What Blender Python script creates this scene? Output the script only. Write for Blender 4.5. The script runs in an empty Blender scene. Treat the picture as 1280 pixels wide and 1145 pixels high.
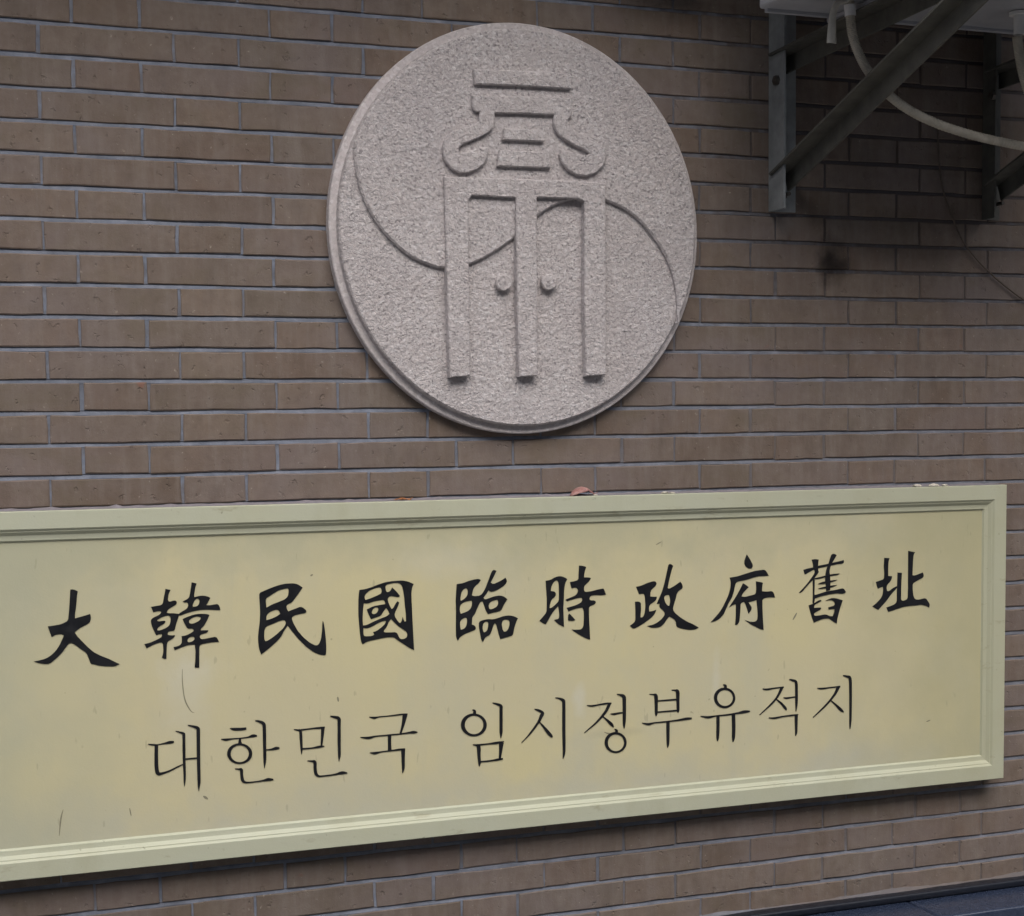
import bpy, bmesh, math, random
import numpy as np
from mathutils import Matrix, Vector
from mathutils.geometry import tessellate_polygon

random.seed(7)
scene = bpy.context.scene
COL = scene.collection

# ------------------------------------------------------------------ camera (solved from the brick courses)
F_PX, CX, CY = 1991.863, 627.88, 644.55
RV = np.array([0.0633015, -0.3530865, -0.0210150])
Z0 = 2.379                                   # height of the reference course line above the pavement
CAM = np.array([-0.23944, -3.12523, -0.72939 + Z0])
th = float(np.linalg.norm(RV)); kx = RV / th
K = np.array([[0, -kx[2], kx[1]], [kx[2], 0, -kx[0]], [-kx[1], kx[0], 0]])
RW = (np.eye(3) + math.sin(th) * K + (1 - math.cos(th)) * K @ K) @ np.array([[1, 0, 0], [0, 0, -1], [0, 1, 0.]])

cam_d = bpy.data.cameras.new('camera'); cam = bpy.data.objects.new('camera', cam_d); COL.objects.link(cam)
B = RW.T @ np.diag([1., -1., -1.])
M = Matrix.Identity(4)
for i in range(3):
    for j in range(3):
        M[i][j] = B[i, j]
    M[i][3] = CAM[i]
cam.matrix_world = M
cam_d.sensor_fit = 'HORIZONTAL'; cam_d.sensor_width = 36; cam_d.lens = F_PX / 1280 * 36
cam_d.shift_x = (640 - CX) / 1280; cam_d.shift_y = (CY - 572.5) / 1280
cam_d.clip_start = 0.05; cam_d.clip_end = 3000
scene.camera = cam

# ------------------------------------------------------------------ sky, sun, exposure
SUN_EL, SUN_AZ = math.radians(48), math.radians(-6)     # azimuth measured from straight in front of the wall
world = bpy.data.worlds.new('World'); scene.world = world; world.use_nodes = True
wn = world.node_tree.nodes; wl = world.node_tree.links
sky = wn.new('ShaderNodeTexSky'); sky.sky_type = 'NISHITA'; sky.sun_disc = False
sky.sun_elevation = SUN_EL; sky.sun_rotation = math.radians(180) - SUN_AZ
sky.air_density = 0.7; sky.dust_density = 5.0; sky.ozone_density = 1.0
bg = wn['Background']; bg.inputs['Strength'].default_value = 0.05
wl.new(sky.outputs[0], bg.inputs['Color'])
sd = bpy.data.lights.new('sun', 'SUN'); sd.energy = 1.5; sd.angle = math.radians(72); sd.color = (1.0, 0.995, 0.99)
sun = bpy.data.objects.new('sun', sd); COL.objects.link(sun)
sdir = Vector((math.sin(SUN_AZ) * math.cos(SUN_EL), -math.cos(SUN_AZ) * math.cos(SUN_EL), math.sin(SUN_EL)))
sun.rotation_euler = sdir.to_track_quat('Z', 'Y').to_euler(); sun.location = (0, -6, 8)
vs = scene.view_settings
vs.view_transform = 'Standard'; vs.look = 'None'; vs.exposure = 1.36; vs.gamma = 1.0; vs.use_curve_mapping = False

# ------------------------------------------------------------------ helpers
def bp(x, y, d):
    """photo pixel -> point on the plane that lies d metres in front of the wall face"""
    v = np.array([(x - CX) / F_PX, (y - CY) / F_PX, 1.0]) @ RW
    s = (-d - CAM[1]) / v[1]
    return CAM + v * s

def proj(P):
    q = (np.array(P) - CAM) @ RW.T
    return CX + F_PX * q[0] / q[2], CY + F_PX * q[1] / q[2]

def link(name, bm_or_mesh, mat, parent=None):
    if isinstance(bm_or_mesh, bmesh.types.BMesh):
        me = bpy.data.meshes.new(name); bm_or_mesh.to_mesh(me); bm_or_mesh.free()
    else:
        me = bm_or_mesh
    if mat and not me.materials:
        me.materials.append(mat)
    o = bpy.data.objects.new(name, me); COL.objects.link(o)
    if parent: o.parent = parent
    return o

def empty(name, loc):
    o = bpy.data.objects.new(name, None); COL.objects.link(o); o.location = loc; o.empty_display_size = 0.1
    return o

def part(name, bm, mat, parent):
    """mesh whose coordinates are in world space, hung under a parent that only has a location (or a location chain)"""
    o = link(name, bm, mat)
    off = Vector((0, 0, 0)); p = parent
    while p:
        off += p.location; p = p.parent
    o.data.transform(Matrix.Translation(-off))
    o.parent = parent
    return o

def tag(o, label, cat, group=None):
    o['label'] = label; o['category'] = cat
    if group: o['group'] = group
    return o

def add_box(bm, a, b, mat=None):
    vs_ = [bm.verts.new((x, y, z)) for x in (a[0], b[0]) for y in (a[1], b[1]) for z in (a[2], b[2])]
    for f in ((0, 1, 3, 2), (4, 6, 7, 5), (0, 4, 5, 1), (2, 3, 7, 6), (0, 2, 6, 4), (1, 5, 7, 3)):
        bm.faces.new([vs_[i] for i in f])
    return vs_

def recalc(bm):
    bmesh.ops.recalc_face_normals(bm, faces=bm.faces)
    return bm

def bevel(bm, w, seg=2):
    recalc(bm)
    bmesh.ops.bevel(bm, geom=list(bm.edges), offset=w, segments=seg, affect='EDGES', profile=0.6)
    return bm

def smooth(o, ang=35):
    for p in o.data.polygons: p.use_smooth = True
    m = o.modifiers.new('ws', 'WEIGHTED_NORMAL') if False else None
    try:
        o.data.set_sharp_from_angle(angle=math.radians(ang))
    except Exception:
        pass

def catmull(pts, n=5, closed=False):
    P = [np.array(p, float) for p in pts]; out = []
    N = len(P); rng = range(N) if closed else range(N - 1)
    for i in rng:
        if closed:
            p0, p1, p2, p3 = P[i - 1], P[i], P[(i + 1) % N], P[(i + 2) % N]
        else:
            p0, p1, p2, p3 = P[max(i - 1, 0)], P[i], P[i + 1], P[min(i + 2, N - 1)]
        for k in range(n):
            t = k / n
            out.append(0.5 * ((2 * p1) + (p2 - p0) * t + (2 * p0 - 5 * p1 + 4 * p2 - p3) * t * t + (3 * p1 - p0 - 3 * p2 + p3) * t ** 3))
    if not closed: out.append(P[-1])
    return out

def area2(loop):
    return sum(loop[i - 1][0] * loop[i][1] - loop[i][0] * loop[i - 1][1] for i in range(len(loop)))

def offset_loop(loop, w):
    """move a ccw loop inwards by w"""
    n = len(loop); out = []
    for i in range(n):
        a, b, c = np.array(loop[i - 1]), np.array(loop[i]), np.array(loop[(i + 1) % n])
        d1 = b - a; d2 = c - b
        d1 = d1 / (np.linalg.norm(d1) + 1e-12); d2 = d2 / (np.linalg.norm(d2) + 1e-12)
        n1 = np.array([-d1[1], d1[0]]); n2 = np.array([-d2[1], d2[0]])
        nn = n1 + n2; L = np.linalg.norm(nn)
        nn = n1 if L < 1e-6 else nn / L
        k = 1.0 / max(0.55, float(nn @ n1))
        out.append(tuple(b + nn * w * k))
    return out

def prism(bm, loops, d0, d1, chamfer=0.0, flare=0.0):
    """solid standing off the wall: loops [(outer), (hole)...] of (x, z) in metres, from depth d0 out to depth d1"""
    fixed = []
    for i, l in enumerate(loops):
        l = [(float(p[0]), float(p[1])) for p in l]
        if (area2(l) > 0) != (i == 0): l = l[::-1]
        fixed.append(l)
    tops = [offset_loop(l, chamfer) if chamfer else l for l in fixed]
    tv = []
    for l, t in zip(fixed, tops):
        rings = [[bm.verts.new((x, -d0, z)) for x, z in (offset_loop(l, -flare) if flare else l)]]
        rings.append([bm.verts.new((x, -(d1 - chamfer), z)) for x, z in l])
        if chamfer: rings.append([bm.verts.new((x, -d1, z)) for x, z in t])
        for r0, r1 in zip(rings, rings[1:]):
            n = len(r0)
            for i in range(n):
                bm.faces.new((r0[i], r0[(i + 1) % n], r1[(i + 1) % n], r1[i]))
        tv.append(rings[-1])
    flat = [v for r in tv for v in r]
    for tri in tessellate_polygon([[Vector((x, z, 0)) for x, z in t] for t in tops]):
        try:
            f = bm.faces.new([flat[i] for i in tri])
        except ValueError:
            continue
        f.normal_update()
        if f.normal.y > 0: f.normal_flip()
    return bm

def tube(pts, r, n=10, caps=True, rfun=None):
    bm = bmesh.new(); P = [Vector(p) for p in pts]; rings = []
    up = Vector((0.13, 0.2, 1)).normalized()
    for i, p in enumerate(P):
        t = (P[min(i + 1, len(P) - 1)] - P[max(i - 1, 0)]).normalized()
        a = t.cross(up)
        if a.length < 1e-4: a = t.cross(Vector((1, 0, 0)))
        a.normalize(); b = a.cross(t).normalized(); up = b
        rr = rfun(i) if rfun else r
        rings.append([bm.verts.new(p + (a * math.cos(2 * math.pi * k / n) + b * math.sin(2 * math.pi * k / n)) * rr) for k in range(n)])
    for r0, r1 in zip(rings, rings[1:]):
        for k in range(n):
            bm.faces.new((r0[k], r0[(k + 1) % n], r1[(k + 1) % n], r1[k]))
    if caps:
        bm.faces.new(rings[0][::-1]); bm.faces.new(rings[-1])
    return recalc(bm)

# ------------------------------------------------------------------ materials
class NT:
    def __init__(s, name, rough=0.8, spec=0.3):
        s.m = bpy.data.materials.new(name); s.m.use_nodes = True
        s.n = s.m.node_tree.nodes; s.l = s.m.node_tree.links; s.b = s.n['Principled BSDF']
        s.b.inputs['Roughness'].default_value = rough
        s.b.inputs['Specular IOR Level'].default_value = spec
    def node(s, t, **kw):
        n = s.n.new(t)
        for k, v in kw.items(): setattr(n, k, v)
        return n
    def put(s, sock, v):
        if hasattr(v, 'is_linked') or isinstance(v, bpy.types.NodeSocket): s.l.new(v, sock)
        else: sock.default_value = v
    def pos(s, scale=(1, 1, 1), off=(0, 0, 0)):
        g = s.node('ShaderNodeNewGeometry'); mp = s.node('ShaderNodeMapping')
        mp.inputs['Scale'].default_value = scale; mp.inputs['Location'].default_value = off
        s.l.new(g.outputs['Position'], mp.inputs['Vector']); return mp.outputs[0]
    def noise(s, scale, detail=4, rough=0.55, vec=None, dist=0.0):
        n = s.node('ShaderNodeTexNoise'); n.inputs['Scale'].default_value = scale
        n.inputs['Detail'].default_value = detail; n.inputs['Roughness'].default_value = rough; n.inputs['Distortion'].default_value = dist
        s.l.new(vec if vec else s.pos(), n.inputs['Vector']); return n.outputs['Fac']
    def voro(s, scale, vec=None, out='Color', feature='F1'):
        n = s.node('ShaderNodeTexVoronoi'); n.feature = feature; n.inputs['Scale'].default_value = scale
        s.l.new(vec if vec else s.pos(), n.inputs['Vector']); return n.outputs[out]
    def ramp(s, f, stops, interp='LINEAR'):
        r = s.node('ShaderNodeValToRGB'); r.color_ramp.interpolation = interp; e = r.color_ramp.elements
        while len(e) < len(stops): e.new(0.5)
        for el, (p, c) in zip(e, stops):
            el.position = p; el.color = c if len(c) == 4 else (*c, 1)
        s.l.new(f, r.inputs[0]); return r.outputs['Color']
    def fac(s, f, a, b, lo=0.0, hi=1.0):
        n = s.node('ShaderNodeMapRange'); n.inputs['From Min'].default_value = a; n.inputs['From Max'].default_value = b
        n.inputs['To Min'].default_value = lo; n.inputs['To Max'].default_value = hi
        s.l.new(f, n.inputs['Value']); return n.outputs['Result']
    def mix(s, f, a, b, mode='MIX'):
        n = s.node('ShaderNodeMix', data_type='RGBA', blend_type=mode)
        s.put(n.inputs['Factor'], f)
        s.put(n.inputs['A'], (*a, 1) if isinstance(a, tuple) else a)
        s.put(n.inputs['B'], (*b, 1) if isinstance(b, tuple) else b)
        return n.outputs['Result']
    def math(s, op, a, b=0.0):
        n = s.node('ShaderNodeMath', operation=op); s.put(n.inputs[0], a); s.put(n.inputs[1], b); return n.outputs[0]
    def color(s, c): s.put(s.b.inputs['Base Color'], (*c, 1) if isinstance(c, tuple) else c)
    def rough(s, v): s.put(s.b.inputs['Roughness'], v)
    def bump(s, h, dist, strength=1.0):
        prev = s.b.inputs['Normal'].links[0].from_socket if s.b.inputs['Normal'].links else None
        n = s.node('ShaderNodeBump'); n.inputs['Distance'].default_value = dist; n.inputs['Strength'].default_value = strength
        s.put(n.inputs['Height'], h)
        if prev: s.l.new(prev, n.inputs['Normal'])
        s.l.new(n.outputs[0], s.b.inputs['Normal'])
    def spot(s, centre, sx, sz, edge=0.5):
        """soft irregular blotch at a fixed place on the wall"""
        g = s.node('ShaderNodeNewGeometry')
        mp = s.node('ShaderNodeVectorMath', operation='SUBTRACT'); s.l.new(g.outputs['Position'], mp.inputs[0]); mp.inputs[1].default_value = centre
        sc = s.node('ShaderNodeVectorMath', operation='MULTIPLY'); s.l.new(mp.outputs[0], sc.inputs[0]); sc.inputs[1].default_value = (1 / sx, 0, 1 / sz)
        ln = s.node('ShaderNodeVectorMath', operation='LENGTH'); s.l.new(sc.outputs[0], ln.inputs[0])
        w = s.math('ADD', ln.outputs['Value'], s.fac(s.noise(30, 3), 0.3, 0.7, -0.35, 0.35))
        return s.fac(w, 1.0 + edge, 1.0 - edge)

SOOT = tuple(bp(1038, 326, 0)); SOOT2 = tuple(bp(1046, 333, 0)); DRIP = tuple(bp(978, 276, 0))

def brick_mat(name, island):
    m = NT(name, 0.78, 0.25)
    if island: r = m.node('ShaderNodeNewGeometry').outputs['Random Per Island']
    else: r = m.node('ShaderNodeObjectInfo').outputs['Random']
    base = m.ramp(r, [(0, (.128, .096, .075)), (.14, (.186, .138, .108)), (.3, (.170, .138, .118)), (.46, (.205, .158, .124)), (.6, (.158, .116, .092)), (.76, (.188, .152, .132)), (.9, (.146, .120, .096)), (1, (.176, .132, .112))])
    blot = m.fac(m.noise(9, 5, .6, dist=.6), .36, .68)
    base = m.mix(m.math('MULTIPLY', blot, .6), base, (.205, .170, .146))
    mot = m.fac(m.noise(42, 5, .65), .35, .7)
    base = m.mix(m.math('MULTIPLY', mot, .5), base, (.120, .090, .070))
    streak = m.fac(m.noise(1.0, 6, .7, m.pos((30, 1, 4.0))), .47, .75)
    base = m.mix(m.math('MULTIPLY', streak, .55), base, (.235, .205, .185))
    dk = m.fac(m.noise(1.0, 5, .6, m.pos((17, 1, 6.0), (3, 0, 7))), .52, .76)
    base = m.mix(m.math('MULTIPLY', dk, .42), base, (.085, .066, .052))
    speck = m.fac(m.noise(95, 3, .6), .66, .76)
    base = m.mix(m.math('MULTIPLY', speck, .8), base, (.38, .33, .28))
    pit = m.fac(m.noise(230, 2, .5), .71, .76)
    base = m.mix(m.math('MULTIPLY', pit, .6), base, (.07, .055, .045))
    pur = m.fac(m.noise(3.2, 5, .65, m.pos((1, 1, 1.6), (3, 5, 8)), .4), .46, .72)
    base = m.mix(m.math('MULTIPLY', pur, .5), base, (.190, .158, .158))
    olv = m.fac(m.noise(6.5, 4, .6, m.pos((1, 1, 1.5), (13, 5, 2)), .4), .54, .72)
    base = m.mix(m.math('MULTIPLY', olv, .5), base, (.138, .112, .076))
    red = m.fac(m.noise(16, 2, .5, m.pos((1, 1, 1), (9.3, 2, 4))), .73, .77)
    base = m.mix(m.math('MULTIPLY', red, .4), base, (.26, .095, .06))
    base = m.mix(m.math('MULTIPLY', m.spot(DRIP, .022, .03), .5), base, (.30, .27, .25))
    base = m.mix(m.math('MULTIPLY', m.spot(SOOT, .025, .036, .9), .93), base, (.016, .011, .009))
    base = m.mix(m.math('MULTIPLY', m.spot(SOOT2, .030, .018, .9), .93), base, (.014, .010, .008))
    m.color(base)
    m.rough(m.fac(m.noise(30, 4), .3, .7, .62, .86))
    m.bump(m.noise(26, 4, .6), .0022, .8)
    chip = m.fac(m.noise(48, 4, .6, m.pos((1, 1, 1), (3, 3, 3))), .62, .68)
    m.bump(m.math('MULTIPLY', chip, -1.0), .0016, .8)
    m.bump(m.noise(260, 4, .65), .0007, .8)
    return m.m

def mortar_mat(name='blue_grey_mortar', k_right=.25, k_up=.12):
    m = NT(name, .9, .15)
    c = m.ramp(m.noise(22, 5, .6), [(.3, (.135, .155, .200)), (.5, (.185, .208, .260)), (.7, (.260, .282, .340))])
    gx = m.node('ShaderNodeSeparateXYZ'); m.l.new(m.node('ShaderNodeNewGeometry').outputs['Position'], gx.inputs[0])
    rt = m.fac(m.math('ADD', gx.outputs[0], m.fac(m.noise(3.5, 4, .6), .3, .7, -.5, .5)), .8, 1.9)
    c = m.mix(m.math('MULTIPLY', rt, k_right), c, (.150, .124, .108))
    up = m.fac(m.noise(30, 2, .5, m.pos((1, 1, 1), (8, 1, 5))), .42, .62)
    c = m.mix(m.math('MULTIPLY', up, k_up), c, (.140, .122, .115))
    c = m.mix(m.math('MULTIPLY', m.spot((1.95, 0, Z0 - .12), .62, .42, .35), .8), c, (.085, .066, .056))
    c = m.mix(m.math('MULTIPLY', m.fac(m.noise(5, 4, .6), .45, .72), .55), c, (.10, .105, .12))
    c = m.mix(m.math('MULTIPLY', m.spot(SOOT, .025, .036, .9), .93), c, (.016, .011, .009))
    c = m.mix(m.math('MULTIPLY', m.spot(SOOT2, .030, .018, .9), .93), c, (.014, .010, .008))
    m.color(c); m.bump(m.noise(140, 4, .6), .0015, .9)
    return m.m

def granite_mat(name='pink_grey_granite', fine=False):
    m = NT(name, .82, .25)
    v1 = m.voro(165); v2 = m.voro(250, m.pos((1, 1, 1), (3, 1, 2)))
    sep = m.node('ShaderNodeSeparateColor'); m.l.new(v1, sep.inputs[0])
    sep2 = m.node('ShaderNodeSeparateColor'); m.l.new(v2, sep2.inputs[0])
    k = .3 if fine else 1.0
    c = m.ramp(sep.outputs[0], [(0, (.480, .450, .452)), (.35, (.535, .498, .502)), (.7, (.57, .528, .528)), (1, (.65, .622, .63))])
    c = m.mix(m.math('MULTIPLY', m.fac(sep2.outputs[1], .90, .95), .5 * k), c, (.15, .14, .145))
    c = m.mix(m.math('MULTIPLY', m.fac(sep2.outputs[2], .90, .96), .5 * k), c, (.70, .68, .68))
    c = m.mix(m.math('MULTIPLY', m.fac(m.noise(7, 5, .6), .4, .7), .28), c, (.40, .352, .345))
    c = m.mix(m.math('MULTIPLY', m.fac(m.noise(3, 4, .6, m.pos((1, 1, 1), (2, 8, 3))), .45, .7), .22), c, (.44, .42, .45))
    c = m.mix(m.math('MULTIPLY', m.fac(m.noise(62, 3, .5, m.pos((1, 1, 1), (5, 5, 1))), .71, .76), .55), c, (.14, .13, .13))
    m.color(c)
    kb = .22 if fine else 1.0
    m.bump(m.noise(110, 3, .6, dist=.3), .0062 * kb, 1.0)
    m.bump(m.noise(260, 3, .7), .0028 * kb, 1.0)
    return m.m

def paint_mat(name, col, alt, dirt, gloss=.5, mott=.5, island=False):
    m = NT(name, gloss, .35)
    c = m.mix(m.math('MULTIPLY', m.fac(m.noise(2.6, 5, .6, dist=.5), .36, .68), mott), col, alt)
    c = m.mix(m.math('MULTIPLY', m.fac(m.noise(7.5, 5, .65, m.pos((1, 1, .55), (4, 0, 2))), .52, .8), .55), c, dirt)
    c = m.mix(m.math('MULTIPLY', m.fac(m.noise(1, 4, .6, m.pos((30, 1, 2.2), (1, 0, 3))), .62, .85), .25), c, dirt)
    c = m.mix(m.math('MULTIPLY', m.fac(m.noise(75, 2, .5, m.pos((1, 1, 1), (2, 7, 1))), .735, .76), .45), c, (.14, .13, .09))
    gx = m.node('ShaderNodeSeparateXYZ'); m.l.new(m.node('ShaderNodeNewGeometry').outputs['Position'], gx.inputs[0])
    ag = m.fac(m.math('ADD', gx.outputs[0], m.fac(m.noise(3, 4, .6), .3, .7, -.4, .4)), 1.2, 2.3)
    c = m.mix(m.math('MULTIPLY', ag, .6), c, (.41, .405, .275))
    rub = m.fac(m.noise(38, 5, .7, m.pos((.35, 1, 1), (6, 2, 9))), .60, .70)
    c = m.mix(m.math('MULTIPLY', rub, .55), c, (.33, .31, .21))
    m.color(c)
    m.rough(m.fac(m.noise(14, 4), .3, .7, gloss - .08, gloss + .12))
    m.bump(m.noise(18, 4, .6), .0012, .5); m.bump(m.noise(300, 3, .6), .0003, .6)
    return m.m

def simple_mat(name, c1, c2, scale=30, rough=.6, metal=0.0, bump=.0006, spec=.4):
    m = NT(name, rough, spec); m.b.inputs['Metallic'].default_value = metal
    m.color(m.mix(m.fac(m.noise(scale, 5, .6), .35, .68), c1, c2))
    m.rough(m.fac(m.noise(scale * 1.7, 4), .3, .7, rough - .1, rough + .12))
    if bump: m.bump(m.noise(scale * 6, 4, .6), bump, .7)
    return m.m

MB1 = brick_mat('brown_brick', False); MB2 = brick_mat('brown_brick_field', True)
MMORT = mortar_mat(); MMORTV = mortar_mat('smeared_joint_mortar', .88, .5); MGRAN = granite_mat(); MGRANF = granite_mat('sawn_granite', True)
def panel_mat():
    m = NT('cream_panel_paint', .5, .35)
    c = m.mix(m.math('MULTIPLY', m.fac(m.noise(2.6, 5, .6, dist=.5), .36, .68), .8), (.585, .535, .318), (.540, .503, .345))
    c = m.mix(m.math('MULTIPLY', m.fac(m.noise(5.5, 5, .65, m.pos((1, 1, .6), (4, 0, 2))), .48, .78), .6), c, (.485, .485, .375))
    c = m.mix(m.math('MULTIPLY', m.fac(m.noise(1, 4, .6, m.pos((26, 1, 1.8), (1, 0, 3))), .58, .85), .35), c, (.46, .455, .33))
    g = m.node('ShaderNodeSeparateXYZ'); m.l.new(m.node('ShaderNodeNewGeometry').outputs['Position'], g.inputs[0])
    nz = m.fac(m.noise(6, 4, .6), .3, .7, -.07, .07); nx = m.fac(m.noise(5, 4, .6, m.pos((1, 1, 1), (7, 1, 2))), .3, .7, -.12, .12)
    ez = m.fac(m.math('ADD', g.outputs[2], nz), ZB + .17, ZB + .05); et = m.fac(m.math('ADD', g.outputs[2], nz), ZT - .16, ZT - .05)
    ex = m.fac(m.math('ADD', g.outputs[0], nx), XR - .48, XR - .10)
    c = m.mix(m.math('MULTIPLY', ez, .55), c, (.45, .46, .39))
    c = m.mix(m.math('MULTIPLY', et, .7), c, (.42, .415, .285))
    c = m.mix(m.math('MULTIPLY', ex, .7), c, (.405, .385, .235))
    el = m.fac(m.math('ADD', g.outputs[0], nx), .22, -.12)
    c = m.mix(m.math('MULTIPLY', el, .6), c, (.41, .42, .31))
    for px, py, sx, sz_, k in ((232, 862, .035, .075, .33), (560, 700, .10, .03, .25), (725, 875, .012, .03, .5), (240, 838, .05, .02, .22), (895, 850, .008, .05, .4)):
        c = m.mix(m.math('MULTIPLY', m.spot(tuple(bp(px, py, PD)), sx, sz_, .6), k), c, (.60, .595, .50))
    c = m.mix(m.math('MULTIPLY', m.spot(tuple(bp(770, 917, PD)), .045, .008, .8), .35), c, (.30, .29, .22))
    c = m.mix(m.math('MULTIPLY', m.fac(m.noise(52, 2, .5, m.pos((1, 1, 1), (2, 7, 1))), .735, .77), .4), c, (.16, .15, .10))
    c = m.mix(m.math('MULTIPLY', m.fac(m.noise(70, 2, .5, m.pos((1, 1, .3), (12, 7, 1))), .72, .76), .3), c, (.25, .23, .16))
    m.color(c); m.rough(m.fac(m.noise(14, 4), .3, .7, .42, .62))
    m.bump(m.noise(9, 4, .6), .0025, .5); m.bump(m.noise(300, 3, .6), .0003, .6)
    return m.m
SD, PD = .052, .0375                                     # name board: face of the frame, face of the panel
ZT, ZB = -.9095 + Z0, -1.6025 + Z0
XR, XL = 2.1465, -.245
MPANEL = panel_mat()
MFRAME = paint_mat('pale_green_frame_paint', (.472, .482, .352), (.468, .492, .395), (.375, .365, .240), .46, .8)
MINK = simple_mat('black_lettering_paint', (.006, .0065, .009), (.011, .012, .015), 40, .45, 0, .0002)
MSCUFF = simple_mat('scuff_dirt', (.28, .265, .18), (.20, .19, .135), 60, .8, 0, 0)
MSTEEL = simple_mat('galvanised_angle_steel', (.36, .38, .39), (.25, .27, .275), 24, .5, .3, .0005)
MSTEELP = simple_mat('grey_green_painted_steel', (.125, .123, .108), (.08, .08, .072), 22, .55, .2, .0006)
MBOLT = simple_mat('rusty_bolt_steel', (.10, .085, .07), (.17, .16, .15), 90, .5, .7, .0005)
MACW = simple_mat('grey_white_unit_sheet', (.40, .41, .44), (.32, .33, .36), 9, .45, 0, .0003)
MACD = simple_mat('dark_fan_grille', (.03, .03, .033), (.05, .05, .052), 30, .6, 0, 0)
MHOSE = simple_mat('beige_drain_hose', (.47, .44, .38), (.36, .335, .28), 40, .6, 0, .0004)
MPVC = simple_mat('white_pvc', (.70, .71, .72), (.58, .58, .58), 30, .4, 0, .0002)
MTAPE = simple_mat('pale_wrapping_tape', (.60, .58, .52), (.48, .46, .41), 50, .6, 0, .0004)
MCABLE = simple_mat('brown_black_cable', (.085, .064, .050), (.11, .084, .066), 60, .55, 0, .0002)
MLEAF = simple_mat('dry_red_leaf', (.30, .13, .115), (.42, .27, .25), 60, .6, 0, .0008)
MLEAF2 = simple_mat('dry_orange_leaf', (.36, .16, .06), (.28, .11, .05), 60, .6, 0, .0008)
MCRUMB = simple_mat('plaster_crumb', (.62, .58, .50), (.48, .44, .38), 120, .9, 0, .001)
MDUST = simple_mat('purple_grey_dust', (.27, .25, .28), (.20, .185, .20), 90, .95, 0, .0012)
MBEAD = simple_mat('black_sealing_bead', (.008, .010, .016), (.014, .017, .026), 60, .4, 0, .0004)
MBLACK = simple_mat('polished_black_granite', (.022, .032, .060), (.036, .048, .082), 60, .22, 0, .0002, .6)
MGROUND = simple_mat('grey_pavement', (.24, .235, .225), (.18, .175, .17), 6, .85, 0, .002)

# ------------------------------------------------------------------ ground
bm = bmesh.new()
vs_ = [bm.verts.new(v) for v in ((-900, -1500, 0), (900, -1500, 0), (900, 400, 0), (-900, 400, 0))]
bm.faces.new(vs_)
g = link('ground', recalc(bm), MGROUND); g['kind'] = 'structure'

# ------------------------------------------------------------------ house across the lane (it closes off the low sky)
MPLAST = simple_mat('grey_lane_plaster', (.50, .47, .42), (.41, .385, .34), 3, .85, 0, .002)
MROOF = simple_mat('dark_roof_tile', (.10, .085, .075), (.07, .06, .055), 12, .8, 0, .003)
MGLASS = simple_mat('dark_window_glass', (.03, .035, .04), (.05, .055, .06), 4, .12, 0, 0)
MWOOD = simple_mat('brown_window_wood', (.11, .06, .035), (.08, .045, .028), 30, .6, 0, .0006)
hs = empty('lane_house', (1, -7.4, 0))
tag(hs, 'grey plastered terrace house facing the brick wall across the lane', 'house')
bm = bmesh.new(); add_box(bm, (-11, -13, -.1), (13, -7.4, 6.6)); part('wall', recalc(bm), MPLAST, hs)
bm = bmesh.new()
rv = [bm.verts.new(v) for v in ((-11.3, -6.9, 6.5), (13.3, -6.9, 6.5), (13.3, -10.2, 8.3), (-11.3, -10.2, 8.3), (13.3, -13.5, 6.5), (-11.3, -13.5, 6.5))]
for f in ((0, 1, 2, 3), (3, 2, 4, 5), (0, 3, 5), (1, 4, 2), (0, 5, 4, 1)): bm.faces.new([rv[i] for i in f])
part('roof', recalc(bm), MROOF, hs)
for fl in (0.9, 3.9):
    for i in range(8):
        wx = -9.6 + i * 2.9
        bm = bmesh.new(); add_box(bm, (wx, -7.42, fl), (wx + 1.2, -7.32, fl + 1.6)); wf = part('window', recalc(bm), MWOOD, hs)
        for q in (0, 1):
            bm = bmesh.new(); add_box(bm, (wx + .07 + q * .55, -7.335, fl + .07), (wx + .58 + q * .55, -7.312, fl + 1.53)); part('pane', recalc(bm), MGLASS, wf)

# ------------------------------------------------------------------ brick wall, flemish bond
CAN_X0, CAN_P, CAN_Z = -2.5, .62, .70
PER, COURSE, JV, JH = .375, .0605, .0056, .0082
WX0, WX1 = -2.6, 4.4
K_TOP, K_BOT = -38, 31                    # course lines
wall = empty('brick_wall', (.9, 0, 0))
tag(wall, 'brown brick wall in flemish bond with recessed blue grey mortar joints', 'wall')

def zline(k): return Z0 - k * COURSE

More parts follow.
